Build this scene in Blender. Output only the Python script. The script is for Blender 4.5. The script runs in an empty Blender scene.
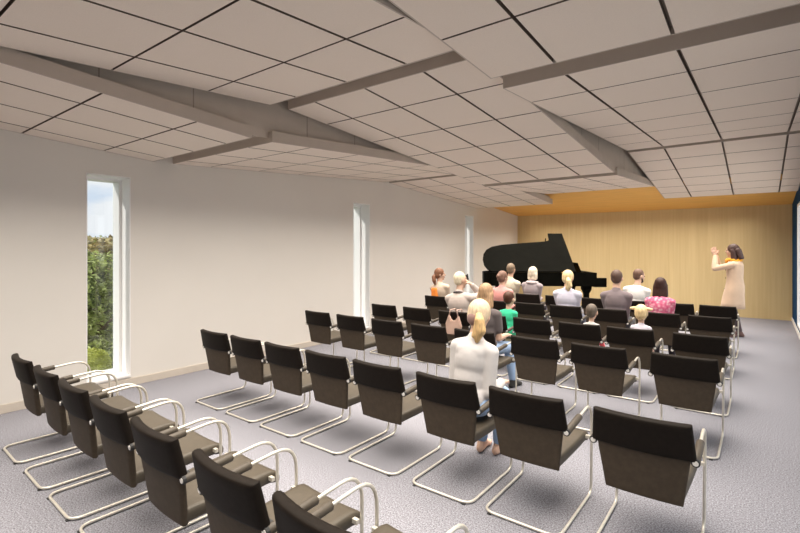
import bpy, bmesh, math, random
from mathutils import Vector, Matrix, Quaternion
PI = math.pi
K = 1.06                      # metres per survey unit used for every coordinate below
SC = bpy.context.scene
COL = SC.collection
rng = random.Random(7)


def P(x, y, z=0.0):
    return Vector((x * K, y * K, z * K))


# ------------------------------------------------------------------ camera, sky, lights, exposure
YAW = math.atan(359.5 / 468.0)
cd = bpy.data.cameras.new('camera')
cd.sensor_width = 36.0
cd.lens = 468.0 / 800.0 * 36.0
cd.shift_y = -(266.5 - 248.2) / 800.0
cd.clip_start = 0.02
cam = bpy.data.objects.new('camera', cd)
cam.location = P(0, 0, 1.62)
cam.rotation_euler = (PI / 2, 0, YAW)
COL.objects.link(cam)
SC.camera = cam

SC.view_settings.view_transform = 'Standard'
SC.view_settings.look = 'None'
SC.view_settings.gamma = 1.0
SC.view_settings.use_curve_mapping = False
SC.view_settings.exposure = 0.0
SC.cycles.use_denoising = True
SC.cycles.max_bounces = 8
SC.cycles.diffuse_bounces = 6
SC.cycles.sample_clamp_indirect = 6.0

w = bpy.data.worlds.new('sky')
SC.world = w
w.use_nodes = True
nt = w.node_tree
for n in list(nt.nodes):
    nt.nodes.remove(n)
tc = nt.nodes.new('ShaderNodeTexCoord')
mp = nt.nodes.new('ShaderNodeMapping')
mp.inputs['Scale'].default_value = (2.2, 2.2, 7.0)
no = nt.nodes.new('ShaderNodeTexNoise')
no.inputs['Scale'].default_value = 1.6
no.inputs['Detail'].default_value = 6.0
no.inputs['Roughness'].default_value = 0.55
cr = nt.nodes.new('ShaderNodeValToRGB')
cr.color_ramp.elements[0].position = 0.40
cr.color_ramp.elements[0].color = (0.60, 0.73, 0.90, 1)
cr.color_ramp.elements[1].position = 0.58
cr.color_ramp.elements[1].color = (0.92, 0.94, 0.97, 1)
bg = nt.nodes.new('ShaderNodeBackground')
bg.inputs['Strength'].default_value = 1.05
out = nt.nodes.new('ShaderNodeOutputWorld')
nt.links.new(tc.outputs['Generated'], mp.inputs['Vector'])
nt.links.new(mp.outputs['Vector'], no.inputs['Vector'])
nt.links.new(no.outputs['Fac'], cr.inputs['Fac'])
nt.links.new(cr.outputs['Color'], bg.inputs['Color'])
nt.links.new(bg.outputs['Background'], out.inputs['Surface'])


def area(name, loc, rot, sx, sy, power, color, spread=180.0):
    l = bpy.data.lights.new(name, 'AREA')
    l.shape = 'RECTANGLE'
    l.size = sx * K
    l.size_y = sy * K
    l.energy = power
    l.color = color
    l.spread = math.radians(spread)
    o = bpy.data.objects.new(name, l)
    o.location = P(*loc)
    o.rotation_euler = rot
    COL.objects.link(o)
    return o


sl = bpy.data.lights.new('sun', 'SUN')
sl.energy = 3.0
sl.angle = math.radians(3)
sl.color = (1.0, 0.95, 0.88)
so = bpy.data.objects.new('sun', sl)
so.rotation_euler = Vector((.47, .66, -.58)).to_track_quat('-Z', 'Y').to_euler()
COL.objects.link(so)

# added even stand-in for unseen ceiling lamps, no fixture; beam too steep to see
WARM = (1.0, 0.915, 0.805)
area('overhead_fill', (-2.7, 6.45, 2.60), (0, 0, 0), 5.3, 13.7, 1010, WARM, 113)
# daylight entering by the glazing of the right-hand wall
area('window_daylight', (0.70, 10.0, 1.35), (0, PI / 2, 0), 2.2, 3.3, 24, (1.0, 0.95, 0.88), 170)
area('window_daylight', (0.70, 4.4, 1.35), (0, PI / 2, 0), 2.2, 7.0, 20, (1.0, 0.95, 0.88), 170)


# ------------------------------------------------------------------ materials
def mat(name, col, rough=0.5, metal=0.0, spec=0.5, noise=None, bump=None, coat=0.0, sheen=0.0, stretch=None):
    """Principled material; noise=(scale, amount) varies the colour, bump=(scale, strength)."""
    m = bpy.data.materials.new(name)
    m.use_nodes = True
    t = m.node_tree
    b = t.nodes['Principled BSDF']
    b.inputs['Base Color'].default_value = (*col, 1)
    b.inputs['Roughness'].default_value = rough
    b.inputs['Metallic'].default_value = metal
    b.inputs['Specular IOR Level'].default_value = spec
    b.inputs['Coat Weight'].default_value = coat
    b.inputs['Sheen Weight'].default_value = sheen
    if noise or bump:
        c = t.nodes.new('ShaderNodeTexCoord')
        mpn = t.nodes.new('ShaderNodeMapping')
        if stretch:
            mpn.inputs['Scale'].default_value = stretch
        t.links.new(c.outputs['Object'], mpn.inputs['Vector'])
    if noise:
        n = t.nodes.new('ShaderNodeTexNoise')
        n.inputs['Scale'].default_value = noise[0]
        n.inputs['Detail'].default_value = 5
        r = t.nodes.new('ShaderNodeValToRGB')
        a = noise[1]
        r.color_ramp.elements[0].position = 0.3
        r.color_ramp.elements[1].position = 0.7
        r.color_ramp.elements[0].color = (*[max(0, x * (1 - a)) for x in col], 1)
        r.color_ramp.elements[1].color = (*[min(1, x * (1 + a)) for x in col], 1)
        t.links.new(mpn.outputs['Vector'], n.inputs['Vector'])
        t.links.new(n.outputs['Fac'], r.inputs['Fac'])
        t.links.new(r.outputs['Color'], b.inputs['Base Color'])
    if bump:
        n2 = t.nodes.new('ShaderNodeTexNoise')
        n2.inputs['Scale'].default_value = bump[0]
        n2.inputs['Detail'].default_value = 3
        bp = t.nodes.new('ShaderNodeBump')
        bp.inputs['Strength'].default_value = bump[1]
        bp.inputs['Distance'].default_value = 0.004
        t.links.new(mpn.outputs['Vector'], n2.inputs['Vector'])
        t.links.new(n2.outputs['Fac'], bp.inputs['Height'])
        t.links.new(bp.outputs['Normal'], b.inputs['Normal'])
    return m


M_wall = mat('wall_paint', (0.745, 0.715, 0.67), 0.85, spec=0.2, noise=(1.2, 0.015), bump=(180, 0.05))
M_white = mat('white_joinery', (0.86, 0.85, 0.84), 0.45, spec=0.4, noise=(3, 0.01))
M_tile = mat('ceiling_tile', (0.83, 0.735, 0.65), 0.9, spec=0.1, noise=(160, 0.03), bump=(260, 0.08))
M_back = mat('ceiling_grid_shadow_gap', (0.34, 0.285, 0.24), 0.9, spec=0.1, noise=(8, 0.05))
M_edge_shade = mat('tile_edge_shade', (0.17, 0.13, 0.105), 0.9, spec=0.05, noise=(30, 0.1))  # tile sides: shade inside the joints put into a darker colour
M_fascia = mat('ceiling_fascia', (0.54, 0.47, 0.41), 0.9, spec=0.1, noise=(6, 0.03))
M_base = mat('baseboard_paint', (0.60, 0.54, 0.47), 0.6, noise=(4, 0.02))
M_blue = mat('blue_wall', (0.004, 0.045, 0.12), 0.7, spec=0.05, noise=(2, 0.06))
M_soffit = mat('oak_bounce_tint', (0.84, 0.46, 0.11), 0.5, noise=(3, 0.10), stretch=(0.6, 8, 1))  # same wood as the wall, orange of interreflected light put into its colour
M_carpet = mat('carpet', (0.220, 0.219, 0.246), 0.98, spec=0.05, noise=(105, 0.62))
M_chrome = mat('satin_chrome', (0.70, 0.66, 0.58), 0.30, metal=0.45, noise=(30, 0.03))
M_cap = mat('white_cap', (0.85, 0.82, 0.76), 0.3, metal=0.3, noise=(30, 0.02))
M_glide = mat('black_glide', (0.02, 0.02, 0.02), 0.6, noise=(30, 0.1))
M_band = mat('black_leather', (0.012, 0.009, 0.007), 0.55, spec=0.08, noise=(40, 0.15), bump=(150, 0.12))
M_leather = mat('brown_leather', (0.060, 0.045, 0.031), 0.6, spec=0.15, noise=(30, 0.12), bump=(150, 0.12))
M_seat = mat('seat_leather', (0.066, 0.053, 0.037), 0.5, spec=0.4, noise=(30, 0.10), bump=(150, 0.12))
M_pad = mat('armrest_leather', (0.062, 0.049, 0.035), 0.55, noise=(40, 0.10), bump=(150, 0.1))
M_piano = mat('piano_lacquer', (0.005, 0.005, 0.004), 0.3, spec=0.004, coat=0.0, noise=(6, 0.2))
M_ivory = mat('ivory_keys', (0.80, 0.78, 0.70), 0.3, noise=(20, 0.02))
M_gold = mat('gilded_plate', (0.55, 0.36, 0.12), 0.35, metal=0.8, noise=(14, 0.08))
M_lawn = mat('lawn', (0.17, 0.21, 0.10), 0.95, noise=(5, 0.35), bump=(40, 0.5))
M_terrace = mat('pale_paving', (0.34, 0.33, 0.31), 0.9, noise=(3, 0.06))
M_bark = mat('bark', (0.20, 0.14, 0.09), 0.9, noise=(14, 0.35), bump=(30, 0.6))
M_leafa = mat('leaf_green', (0.46, 0.50, 0.19), 0.6, noise=(7, 0.85))
M_leafb = mat('leaf_olive', (0.50, 0.40, 0.18), 0.6, noise=(5, 0.7))
M_lime = mat('leaf_lime', (0.62, 0.64, 0.14), 0.7, noise=(8, 0.25))


def wood_wall():
    m = bpy.data.materials.new('oak_panelling')
    m.use_nodes = True
    t = m.node_tree
    b = t.nodes['Principled BSDF']
    b.inputs['Roughness'].default_value = 0.55
    b.inputs['Specular IOR Level'].default_value = 0.3
    c = t.nodes.new('ShaderNodeTexCoord')
    mp1 = t.nodes.new('ShaderNodeMapping')
    mp1.inputs['Scale'].default_value = (26, 26, 0.7)
    n1 = t.nodes.new('ShaderNodeTexNoise')
    n1.inputs['Scale'].default_value = 1.0
    n1.inputs['Detail'].default_value = 6
    mp2 = t.nodes.new('ShaderNodeMapping')
    mp2.inputs['Scale'].default_value = (3.5, 3.5, 0.2)
    n2 = t.nodes.new('ShaderNodeTexNoise')
    n2.inputs['Scale'].default_value = 1.0
    n2.inputs['Detail'].default_value = 3
    mx = t.nodes.new('ShaderNodeMath')
    mx.operation = 'ADD'
    r = t.nodes.new('ShaderNodeValToRGB')
    r.color_ramp.elements[0].position = 0.75
    r.color_ramp.elements[1].position = 1.25
    r.color_ramp.elements[0].color = (0.635, 0.49, 0.255, 1)
    r.color_ramp.elements[1].color = (0.705, 0.56, 0.305, 1)
    half = t.nodes.new('ShaderNodeMath')
    half.operation = 'MULTIPLY'
    half.inputs[1].default_value = 0.5
    for a_, b_ in ((c.outputs['Object'], mp1.inputs['Vector']), (c.outputs['Object'], mp2.inputs['Vector']),
                   (mp1.outputs['Vector'], n1.inputs['Vector']), (mp2.outputs['Vector'], n2.inputs['Vector']),
                   (n1.outputs['Fac'], mx.inputs[0]), (n2.outputs['Fac'], mx.inputs[1]),
                   (mx.outputs[0], half.inputs[0]), (half.outputs[0], r.inputs['Fac']),
                   (r.outputs['Color'], b.inputs['Base Color'])):
        t.links.new(a_, b_)
    r.color_ramp.elements[0].position = 0.38
    r.color_ramp.elements[1].position = 0.62
    return m


M_oak = wood_wall()


def glass():
    m = bpy.data.materials.new('window_glass')
    m.use_nodes = True
    t = m.node_tree
    for n in list(t.nodes):
        t.nodes.remove(n)
    o = t.nodes.new('ShaderNodeOutputMaterial')
    tr = t.nodes.new('ShaderNodeBsdfTransparent')
    tr.inputs['Color'].default_value = (0.97, 0.98, 0.98, 1)
    g = t.nodes.new('ShaderNodeBsdfGlossy')
    g.inputs['Roughness'].default_value = 0.02
    mx = t.nodes.new('ShaderNodeMixShader')
    mx.inputs[0].default_value = 0.04
    t.links.new(tr.outputs[0], mx.inputs[1])
    t.links.new(g.outputs[0], mx.inputs[2])
    t.links.new(mx.outputs[0], o.inputs['Surface'])
    return m


M_glass = glass()


# ------------------------------------------------------------------ mesh helpers
class MB:
    """Collects vertices and faces (survey units); build() links ONE mesh object."""

    def __init__(self):
        self.v, self.f, self.mi = [], [], []
        self.cur = 0

    def add(self, vs, fs):
        o = len(self.v)
        self.v += [tuple(q) for q in vs]
        self.f += [tuple(i + o for i in q) for q in fs]
        self.mi += [self.cur] * len(fs)
        return self

    def box(self, x0, x1, y0, y1, z0, z1):
        vs = [(x, y, z) for z in (z0, z1) for y in (y0, y1) for x in (x0, x1)]
        return self.add(vs, [(0, 2, 3, 1), (4, 5, 7, 6), (0, 1, 5, 4), (2, 6, 7, 3), (0, 4, 6, 2), (1, 3, 7, 5)])

    def hexa(self, vs):      # 4 bottom (ccw seen from above) + 4 top
        return self.add(vs, [(3, 2, 1, 0), (4, 5, 6, 7), (0, 1, 5, 4), (1, 2, 6, 5), (2, 3, 7, 6), (3, 0, 4, 7)])

    def tube(self, pts, r, n=10, caps=True):
        pts = [Vector(p) for p in pts]
        rs = r if isinstance(r, (list, tuple)) else [r] * len(pts)
        t0 = (pts[1] - pts[0]).normalized()
        up = Vector((0, 0, 1)) if abs(t0.z) < 0.9 else Vector((1, 0, 0))
        nrm = t0.cross(up).normalized()
        vs, fs = [], []
        prev = t0
        for i, p in enumerate(pts):
            if i == 0:
                t = t0
            elif i == len(pts) - 1:
                t = (pts[i] - pts[i - 1]).normalized()
            else:
                t = ((pts[i] - pts[i - 1]).normalized() + (pts[i + 1] - pts[i]).normalized()).normalized()
            q = prev.rotation_difference(t)
            nrm = (q @ nrm).normalized()
            prev = t
            bn = t.cross(nrm).normalized()
            for k in range(n):
                a = 2 * PI * k / n
                vs.append(p + (nrm * math.cos(a) + bn * math.sin(a)) * rs[i])
        for i in range(len(pts) - 1):
            for k in range(n):
                a, b = i * n + k, i * n + (k + 1) % n
                fs.append((a, b, b + n, a + n))
        if caps:
            fs.append(tuple(range(n - 1, -1, -1)))
            fs.append(tuple(range((len(pts) - 1) * n, len(pts) * n)))
        return self.add(vs, fs)

    def caps(self, p0, r0, p1, r1, n=14, h=5):
        """tapered capsule"""
        p0, p1 = Vector(p0), Vector(p1)
        d = p1 - p0
        L = max(d.length, 1e-5)
        t = d / L
        pts, rs = [], []
        for i in range(h):
            a = -PI / 2 + PI / 2 * i / h
            if i == 0:
                a = -PI / 2 + 0.12
            pts.append(p0 + t * (math.sin(a) * r0))
            rs.append(math.cos(a) * r0)
        pts.append(p0)
        rs.append(r0)
        pts.append(p1)
        rs.append(r1)
        for i in range(1, h + 1):
            a = PI / 2 * i / h
            if i == h:
                a = PI / 2 - 0.12
            pts.append(p1 + t * (math.sin(a) * r1))
            rs.append(math.cos(a) * r1)
        return self.tube(pts, rs, n)

    def ell(self, c, rad, rot=None, nu=18, nv=12):
        c = Vector(c)
        vs, fs = [], []
        R = rot if rot is not None else Matrix.Identity(3)
        for j in range(nv + 1):
            a = -PI / 2 + PI * j / nv
            a = max(-PI / 2 + 0.05, min(PI / 2 - 0.05, a))
            for i in range(nu):
                b = 2 * PI * i / nu
                q = Vector((math.cos(a) * math.cos(b) * rad[0], math.cos(a) * math.sin(b) * rad[1], math.sin(a) * rad[2]))
                vs.append(c + R @ q)
        for j in range(nv):
            for i in range(nu):
                a, b = j * nu + i, j * nu + (i + 1) % nu
                fs.append((a, b, b + nu, a + nu))
        fs.append(tuple(range(nu - 1, -1, -1)))
        fs.append(tuple(range(nv * nu, nv * nu + nu)))
        return self.add(vs, fs)

    def prism(self, outline, z0, z1):
        n = len(outline)
        vs = [(x, y, z0) for x, y in outline] + [(x, y, z1) for x, y in outline]
        fs = [tuple(range(n - 1, -1, -1)), tuple(range(n, 2 * n))]
        fs += [(i, (i + 1) % n, n + (i + 1) % n, n + i) for i in range(n)]
        return self.add(vs, fs)

    def pad(self, cf, us, vs_, th, edge=0.06):
        """upholstered slab: cf(u,v)->(centre, normal); thickness rounds off at the rim"""
        nu, nv = len(us), len(vs_)
        F, B = [], []
        for v in vs_:
            for u in us:
                c, n = cf(u, v)
                e = min(1 - abs(u), 1 - abs(v))
                q = min(1.0, e / edge)
                t = th * (0.35 + 0.65 * math.sqrt(max(0, 1 - (1 - q) ** 2)))
                F.append(c + n * t * 0.5)
                B.append(c - n * t * 0.5)
        fs = []
        N = nu * nv
        for j in range(nv - 1):
            for i in range(nu - 1):
                a = j * nu + i
                fs.append((a, a + 1, a + nu + 1, a + nu))
                fs.append((N + a, N + a + nu, N + a + nu + 1, N + a + 1))
        rim = [i for i in range(nu)] + [j * nu + nu - 1 for j in range(1, nv)] + \
              [(nv - 1) * nu + i for i in range(nu - 2, -1, -1)] + [j * nu for j in range(nv - 2, 0, -1)]
        for k in range(len(rim)):
            a, b = rim[k], rim[(k + 1) % len(rim)]
            fs.append((b, a, N + a, N + b))
        return self.add(F + B, fs)

    def mesh(self, name, mats, smooth=False):
        me = bpy.data.meshes.new(name)
        me.from_pydata([(x * K, y * K, z * K) for x, y, z in self.v], [], self.f)
        for m in (mats if isinstance(mats, (list, tuple)) else [mats]):
            me.materials.append(m)
        if max(self.mi, default=0):
            me.polygons.foreach_set('material_index', self.mi)
        if smooth:
            me.polygons.foreach_set('use_smooth', [True] * len(me.polygons))
        me.update()
        bm = bmesh.new()
        bm.from_mesh(me)
        bmesh.ops.recalc_face_normals(bm, faces=bm.faces)
        bm.to_mesh(me)
        bm.free()
        return me

    def build(self, name, mats, parent=None, smooth=False, bevel=0.0, loc=None):
        me = self.mesh(name, mats, smooth)
        if bevel:
            bm = bmesh.new()
            bm.from_mesh(me)
            es = [e for e in bm.edges if len(e.link_faces) == 2 and e.calc_face_angle() > 0.6]
            bmesh.ops.bevel(bm, geom=es, offset=bevel * K, segments=2, affect='EDGES', clamp_overlap=True)
            bm.to_mesh(me)
            bm.free()
        o = bpy.data.objects.new(name, me)
        if parent is not None:
            o.parent = parent
        if loc is not None:
            o.location = P(*loc)
        COL.objects.link(o)
        return o


def tag(o, label=None, cat=None, group=None, kind=None):
    if label:
        o['label'] = label
    if cat:
        o['category'] = cat
    if group:
        o['group'] = group
    if kind:
        o['kind'] = kind
    return o


def empty(name, x, y, z=0, rz=0):
    o = bpy.data.objects.new(name, None)
    o.empty_display_size = 0.1
    o.location = P(x, y, z)
    o.rotation_euler = (0, 0, rz)
    COL.objects.link(o)
    return o


def struct(o, label=None, cat=None):
    return tag(o, label, cat, kind='structure')


def copy_tree(o, parent=None):
    c = o.copy()
    COL.objects.link(c)
    if parent is not None:
        c.parent = parent
    for ch in KIDS.get(o.name, []):
        g = copy_tree(ch, c)
        KIDS.setdefault(c.name, []).append(g)
    return c


KIDS = {}


def kid(parent, o):
    KIDS.setdefault(parent.name, []).append(o)
    return o


def round_path(pts, rad, seg=7):
    """polyline with circular-ish rounded corners"""
    pts = [Vector(p) for p in pts]
    res = [pts[0]]
    for i in range(1, len(pts) - 1):
        a, b, c = pts[i - 1], pts[i], pts[i + 1]
        r = rad[i - 1]
        u, v = (a - b).normalized(), (c - b).normalized()
        ang = u.angle(v)
        tl = min(r / math.tan(ang / 2), (a - b).length * 0.49, (c - b).length * 0.49)
        p0, p1 = b + u * tl, b + v * tl
        for k in range(seg + 1):
            t = k / seg
            res.append(p0 * (1 - t) ** 2 + b * (2 * t * (1 - t)) + p1 * t * t)
    res.append(pts[-1])
    return res


# ------------------------------------------------------------------ room shell
XL, XR, YB, YR = -5.88, 0.58, 13.6, -2.6
ZT = 3.55
WT = 0.42
m = MB().box(XL - WT, XR + 0.3, YR - 0.2, YB + 0.2, -0.2, 0.0)
struct(m.build('floor', M_carpet), 'grey speckled carpet floor of the hall', 'floor')

WINS = [(1.98, 2.44), (6.25, 6.71), (10.33, 10.78)]      # narrow slot windows of the left wall
ZW0, ZW1 = 0.11, 2.455
m = MB()
ys = [YR - 0.2] + [q for w_ in WINS for q in w_] + [YB + 0.2]
for i in range(0, len(ys), 2):
    m.box(XL - WT, XL, ys[i], ys[i + 1], 0, ZT)
for a, b in WINS:
    m.box(XL - WT, XL, a, b, 0, ZW0)
    m.box(XL - WT, XL, a, b, ZW1, ZT)
struct(m.build('wall_left', M_wall), 'beige painted wall with three narrow windows', 'wall')

m = MB().box(XL - WT, XR + 0.3, YB, YB + 0.2, 0, ZT)
struct(m.build('wall_back', M_oak), 'light oak panelled wall behind the piano', 'wall')
m = MB().box(XL + 0.0, XL + 0.018, YB - 0.03, YB, 0, 2.603)
struct(m.build('trim_1', M_oak), 'slim oak corner trim where panelling meets beige wall', 'trim')

# right wall: deep blue piers with tall glazing
RW = [(8.35, 11.67), (4.6, 8.0), (0.85, 4.25), (-2.2, 0.5)]
m = MB()
edges = [YB + 0.0]
ycur = YB
for a, b in RW:
    m.box(XR, XR + 0.3, b, ycur, 0, ZT)
    m.box(XR, XR + 0.3, a, b, 0, 0.15)
    m.box(XR, XR + 0.3, a, b, 2.45, ZT)
    ycur = a
m.box(XR, XR + 0.3, YR - 0.2, ycur, 0, ZT)
struct(m.build('wall_right', M_blue), 'deep blue wall with tall glazing at the right edge', 'wall')
m = MB()
m.box(XL, XR, YR - 0.2, YR, 0, ZT)
struct(m.build('wall_rear', M_wall), 'beige rear wall behind the chairs', 'wall')


def window(idx, axis, plane, a, b, z0, z1, depth, label, fw=0.05, mull=0):
    """frame ring + pane set at `plane` (axis = the wall normal)"""
    root = MB()

    def bx(mb, p0, p1, q0, q1, zz0, zz1):
        if axis == 'x':
            mb.box(p0, p1, q0, q1, zz0, zz1)
        else:
            mb.box(q0, q1, p0, p1, zz0, zz1)
    p0, p1 = plane, plane + depth
    bx(root, p0, p1, a, a + fw, z0, z1)
    bx(root, p0, p1, b - fw, b, z0, z1)
    bx(root, p0, p1, a + fw, b - fw, z1 - fw, z1)
    bx(root, p0, p1, a + fw, b - fw, z0, z0 + fw)
    for k in range(mull):
        c = a + (b - a) * (k + 1) / (mull + 1)
        bx(root, p0, p1, c - fw / 2, c + fw / 2, z0 + fw, z1 - fw)
    o = struct(root.build('window_%d' % idx, M_white), label, 'window')
    g = MB()
    bx(g, plane + min(.02, depth * .4), plane + min(.02, depth * .4) + 0.012, a + fw * 0.8, b - fw * 0.8, z0 + fw * 0.8, z1 - fw * 0.8)
    g.build('pane', M_glass, o)
    return o


wl = ['narrow window nearest the camera showing trees and sky', 'narrow window at the middle of the left wall',
      'narrow window nearest the piano on the left wall']
for i, (a, b) in enumerate(WINS):
    o = window(i + 1, 'x', XL - 0.385, a, b, ZW0, ZW1, 0.17, wl[i], 0.042)
    l = MB()                                     # white reveal lining
    x0, x1 = XL - 0.215, XL + 0.004
    l.box(x0, x1, b - 0.012, b, ZW0, ZW1).box(x0, x1, a, a + 0.012, ZW0, ZW1)
    l.box(x0, x1, a, b, ZW1 - 0.012, ZW1).box(x0, x1 + 0.012, a, b, ZW0, ZW0 + 0.02)
    l.build('reveal', M_white, o)
for i, (a, b) in enumerate(RW):
    window(i + 4, 'x', XR - 0.012, a, b, 0.15, 2.45, 0.06,
           ['tall glazing at the right edge beside the oak wall', 'glazing of right wall by the rear rows',
            'glazing of right wall by the near rows', 'glazing of right wall behind the camera'][i], 0.05, 2)
m = MB().box(-4.9, -3.1, YR, YR + .03, 0, 2.1)
dr = struct(m.build('door_1', M_white, bevel=.004), 'white double door in the rear wall', 'door')
for hx in (-4.06, -3.94):
    MB().tube(round_path([(hx, YR + .03, 1.0), (hx, YR + .08, 1.0), (hx + (.1 if hx > -4 else -.1), YR + .08, 1.0)], [.02]), .009, 8).build('handle', M_chrome, dr)
m = MB()
m.box(XL, XL + 0.014, YR, YB, 0, 0.088)
struct(m.build('baseboard_left', M_base, bevel=0.003), 'low beige baseboard along the left wall', 'baseboard')
m = MB().box(XR - 0.012, XR, YR, YB, 0, 0.08)
struct(m.build('baseboard_right', M_white), 'white baseboard under the blue wall', 'baseboard')

# ------------------------------------------------------------------ folded tile ceiling
PL = {  # z0 at y0, slope, y range, x range
    'L1': (2.68, 2.70, -.072, -2.6, 2.70), 'L2': (2.685, 2.94, .0575, 2.94, 7.15), 'L3': (2.92, 7.35, -.071, 7.30, 10.95),
    'M1': (3.04, 2.9, .062, -2.6, 2.90), 'M2': (3.05, 3.12, -.0785, 3.12, 7.30), 'M3': (2.71, 7.55, .050, 7.46, 10.56),
    'R1': (2.93, 3.3, -.0617, -2.6, 3.30), 'R2': (2.915, 3.52, .052, 3.52, 7.96), 'R3': (3.135, 8.08, -.120, 8.08, 11.65)}
XS = {'L': (XL + .001, -3.87), 'M': (-3.85, -1.67), 'R': (-1.65, XR - .001)}
GX = {'L': [-5.56, -4.92, -4.29], 'M': [-3.45, -2.80, -2.16], 'R': [-1.145, -.42, .30]}
GY = {'L1': [-1.6, -.85, -.09, .66, 1.41, 2.15], 'L2': [3.45, 4.21, 4.97, 5.73, 6.49], 'L3': [7.95, 8.7, 9.45, 10.2],
      'M1': [-1.6, -.83, -.06, .70, 1.46, 2.23], 'M2': [3.66, 4.43, 5.20, 5.93, 6.69], 'M3': [8.2, 8.95, 9.7],
      'R1': [-2.05, -1.28, -.5, .27, 1.04, 1.81, 2.58], 'R2': [4.10, 4.88, 5.75, 6.54, 7.30], 'R3': [8.68, 9.33, 9.97, 10.6, 11.15]}
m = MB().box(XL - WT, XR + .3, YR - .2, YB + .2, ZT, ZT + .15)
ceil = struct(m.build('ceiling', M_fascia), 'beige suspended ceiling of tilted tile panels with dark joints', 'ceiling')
GAP = .018
for key, (z0, y0, s, ya, yb) in PL.items():
    xa, xb = XS[key[0]]
    zf = lambda y: z0 + s * (y - y0)

    def slab(mb, x0, x1, c0, c1, lo, hi):
        mb.hexa([(x0, c0, zf(c0) + lo), (x1, c0, zf(c0) + lo), (x1, c1, zf(c1) + lo), (x0, c1, zf(c1) + lo),
                 (x0, c0, zf(c0) + hi), (x1, c0, zf(c0) + hi), (x1, c1, zf(c1) + hi), (x0, c1, zf(c1) + hi)])
    b = MB()
    slab(b, xa + .013, xb - .013, ya + .013, yb - .013, .043, .07)
    b.cur = 1
    e = .012                                     # fascia boards round the panel, reaching up into the void
    up = .11
    slab(b, xa, xb, ya, ya + e, 0, up)
    slab(b, xa, xb, yb - e, yb, 0, up)
    slab(b, xa, xa + e, ya + e, yb - e, 0, up)
    slab(b, xb - e, xb, ya + e, yb - e, 0, up)
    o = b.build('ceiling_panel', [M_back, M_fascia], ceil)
    gx = [xa + e - .012] + GX[key[0]] + [xb - e + .012]
    gy = [ya + e - GAP / 2] + GY[key] + [yb - e + GAP / 2]
    t = MB()
    for i in range(len(gx) - 1):
        for j in range(len(gy) - 1):
            slab(t, gx[i] + .012, gx[i + 1] - .012, gy[j] + GAP / 2, gy[j + 1] - GAP / 2, 0, .041)
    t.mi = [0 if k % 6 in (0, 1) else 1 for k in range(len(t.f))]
    t.build('tile_field', [M_tile, M_edge_shade], o)
    if key[0] in 'LM':                           # set-back board closing the void above the lower strip
        t = MB()
        mids = {'L': (2.82, 7.225), 'M': (3.01, 7.38)}[key[0]]
        lo_y = ya if key[1] == '1' else mids[int(key[1]) - 2]
        hi_y = yb if key[1] == '3' else mids[int(key[1]) - 1]
        xw = xb - .085
        t.hexa([(xw, lo_y, zf(lo_y) + .05), (xw + .02, lo_y, zf(lo_y) + .05), (xw + .02, hi_y, zf(hi_y) + .05), (xw, hi_y, zf(hi_y) + .05),
                (xw, lo_y, ZT), (xw + .02, lo_y, ZT), (xw + .02, hi_y, ZT), (xw, hi_y, ZT)])
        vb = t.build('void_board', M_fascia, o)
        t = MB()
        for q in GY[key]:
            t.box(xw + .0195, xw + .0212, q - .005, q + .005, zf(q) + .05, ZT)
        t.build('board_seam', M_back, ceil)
SLOTS = {'L': [(2.70, 2.94, 2.68), (7.15, 7.30, 2.92)], 'M': [(2.90, 3.12, 3.04), (7.30, 7.46, 2.72)], 'R': [(3.30, 3.52, 2.92), (7.96, 8.08, 3.14)]}
for k_, ls in SLOTS.items():                     # closed tops of the joints between the panels
    for a, b, z in ls:
        MB().box(XS[k_][0], XS[k_][1] - (.086 if k_ in 'LM' else 0), a, b, z + .10, z + .13).build('slot_cover', M_fascia, ceil)
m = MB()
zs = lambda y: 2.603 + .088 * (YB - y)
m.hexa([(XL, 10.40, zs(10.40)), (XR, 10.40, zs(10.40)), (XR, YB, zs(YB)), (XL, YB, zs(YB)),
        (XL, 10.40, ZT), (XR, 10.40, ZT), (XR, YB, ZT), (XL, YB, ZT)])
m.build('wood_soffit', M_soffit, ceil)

# ------------------------------------------------------------------ outside
m = MB().box(-60, XL - WT - .05, -40, 60, -.75, -.5)
struct(m.build('ground', M_lawn), 'green lawn outside the window', 'ground')
m = MB().box(XR + .35, 60, -40, 60, -.45, -.2)
struct(m.build('terrace', M_terrace), 'pale paved terrace outside the glazing', 'terrace')


def leaves(mb, c, rad, n, size, rg, shell=0.55):
    for _ in range(n):
        while True:
            q = Vector((rg.uniform(-1, 1), rg.uniform(-1, 1), rg.uniform(-1, 1)))
            if shell < q.length < 1:
                break
        p = Vector((c[0] + q.x * rad[0], c[1] + q.y * rad[1], c[2] + q.z * rad[2]))
        a = Vector((rg.gauss(0, 1), rg.gauss(0, 1), rg.gauss(0, .6))).normalized()
        b = a.cross(Vector((rg.gauss(0, 1), rg.gauss(0, 1), rg.gauss(0, 1)))).normalized()
        s_ = size * rg.uniform(.6, 1.3)
        nn = a.cross(b) * s_ * .25
        mb.add([p - a * s_, p + b * s_ * .45 + nn, p + a * s_, p - b * s_ * .45 + nn], [(0, 1, 2), (0, 2, 3)])


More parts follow.
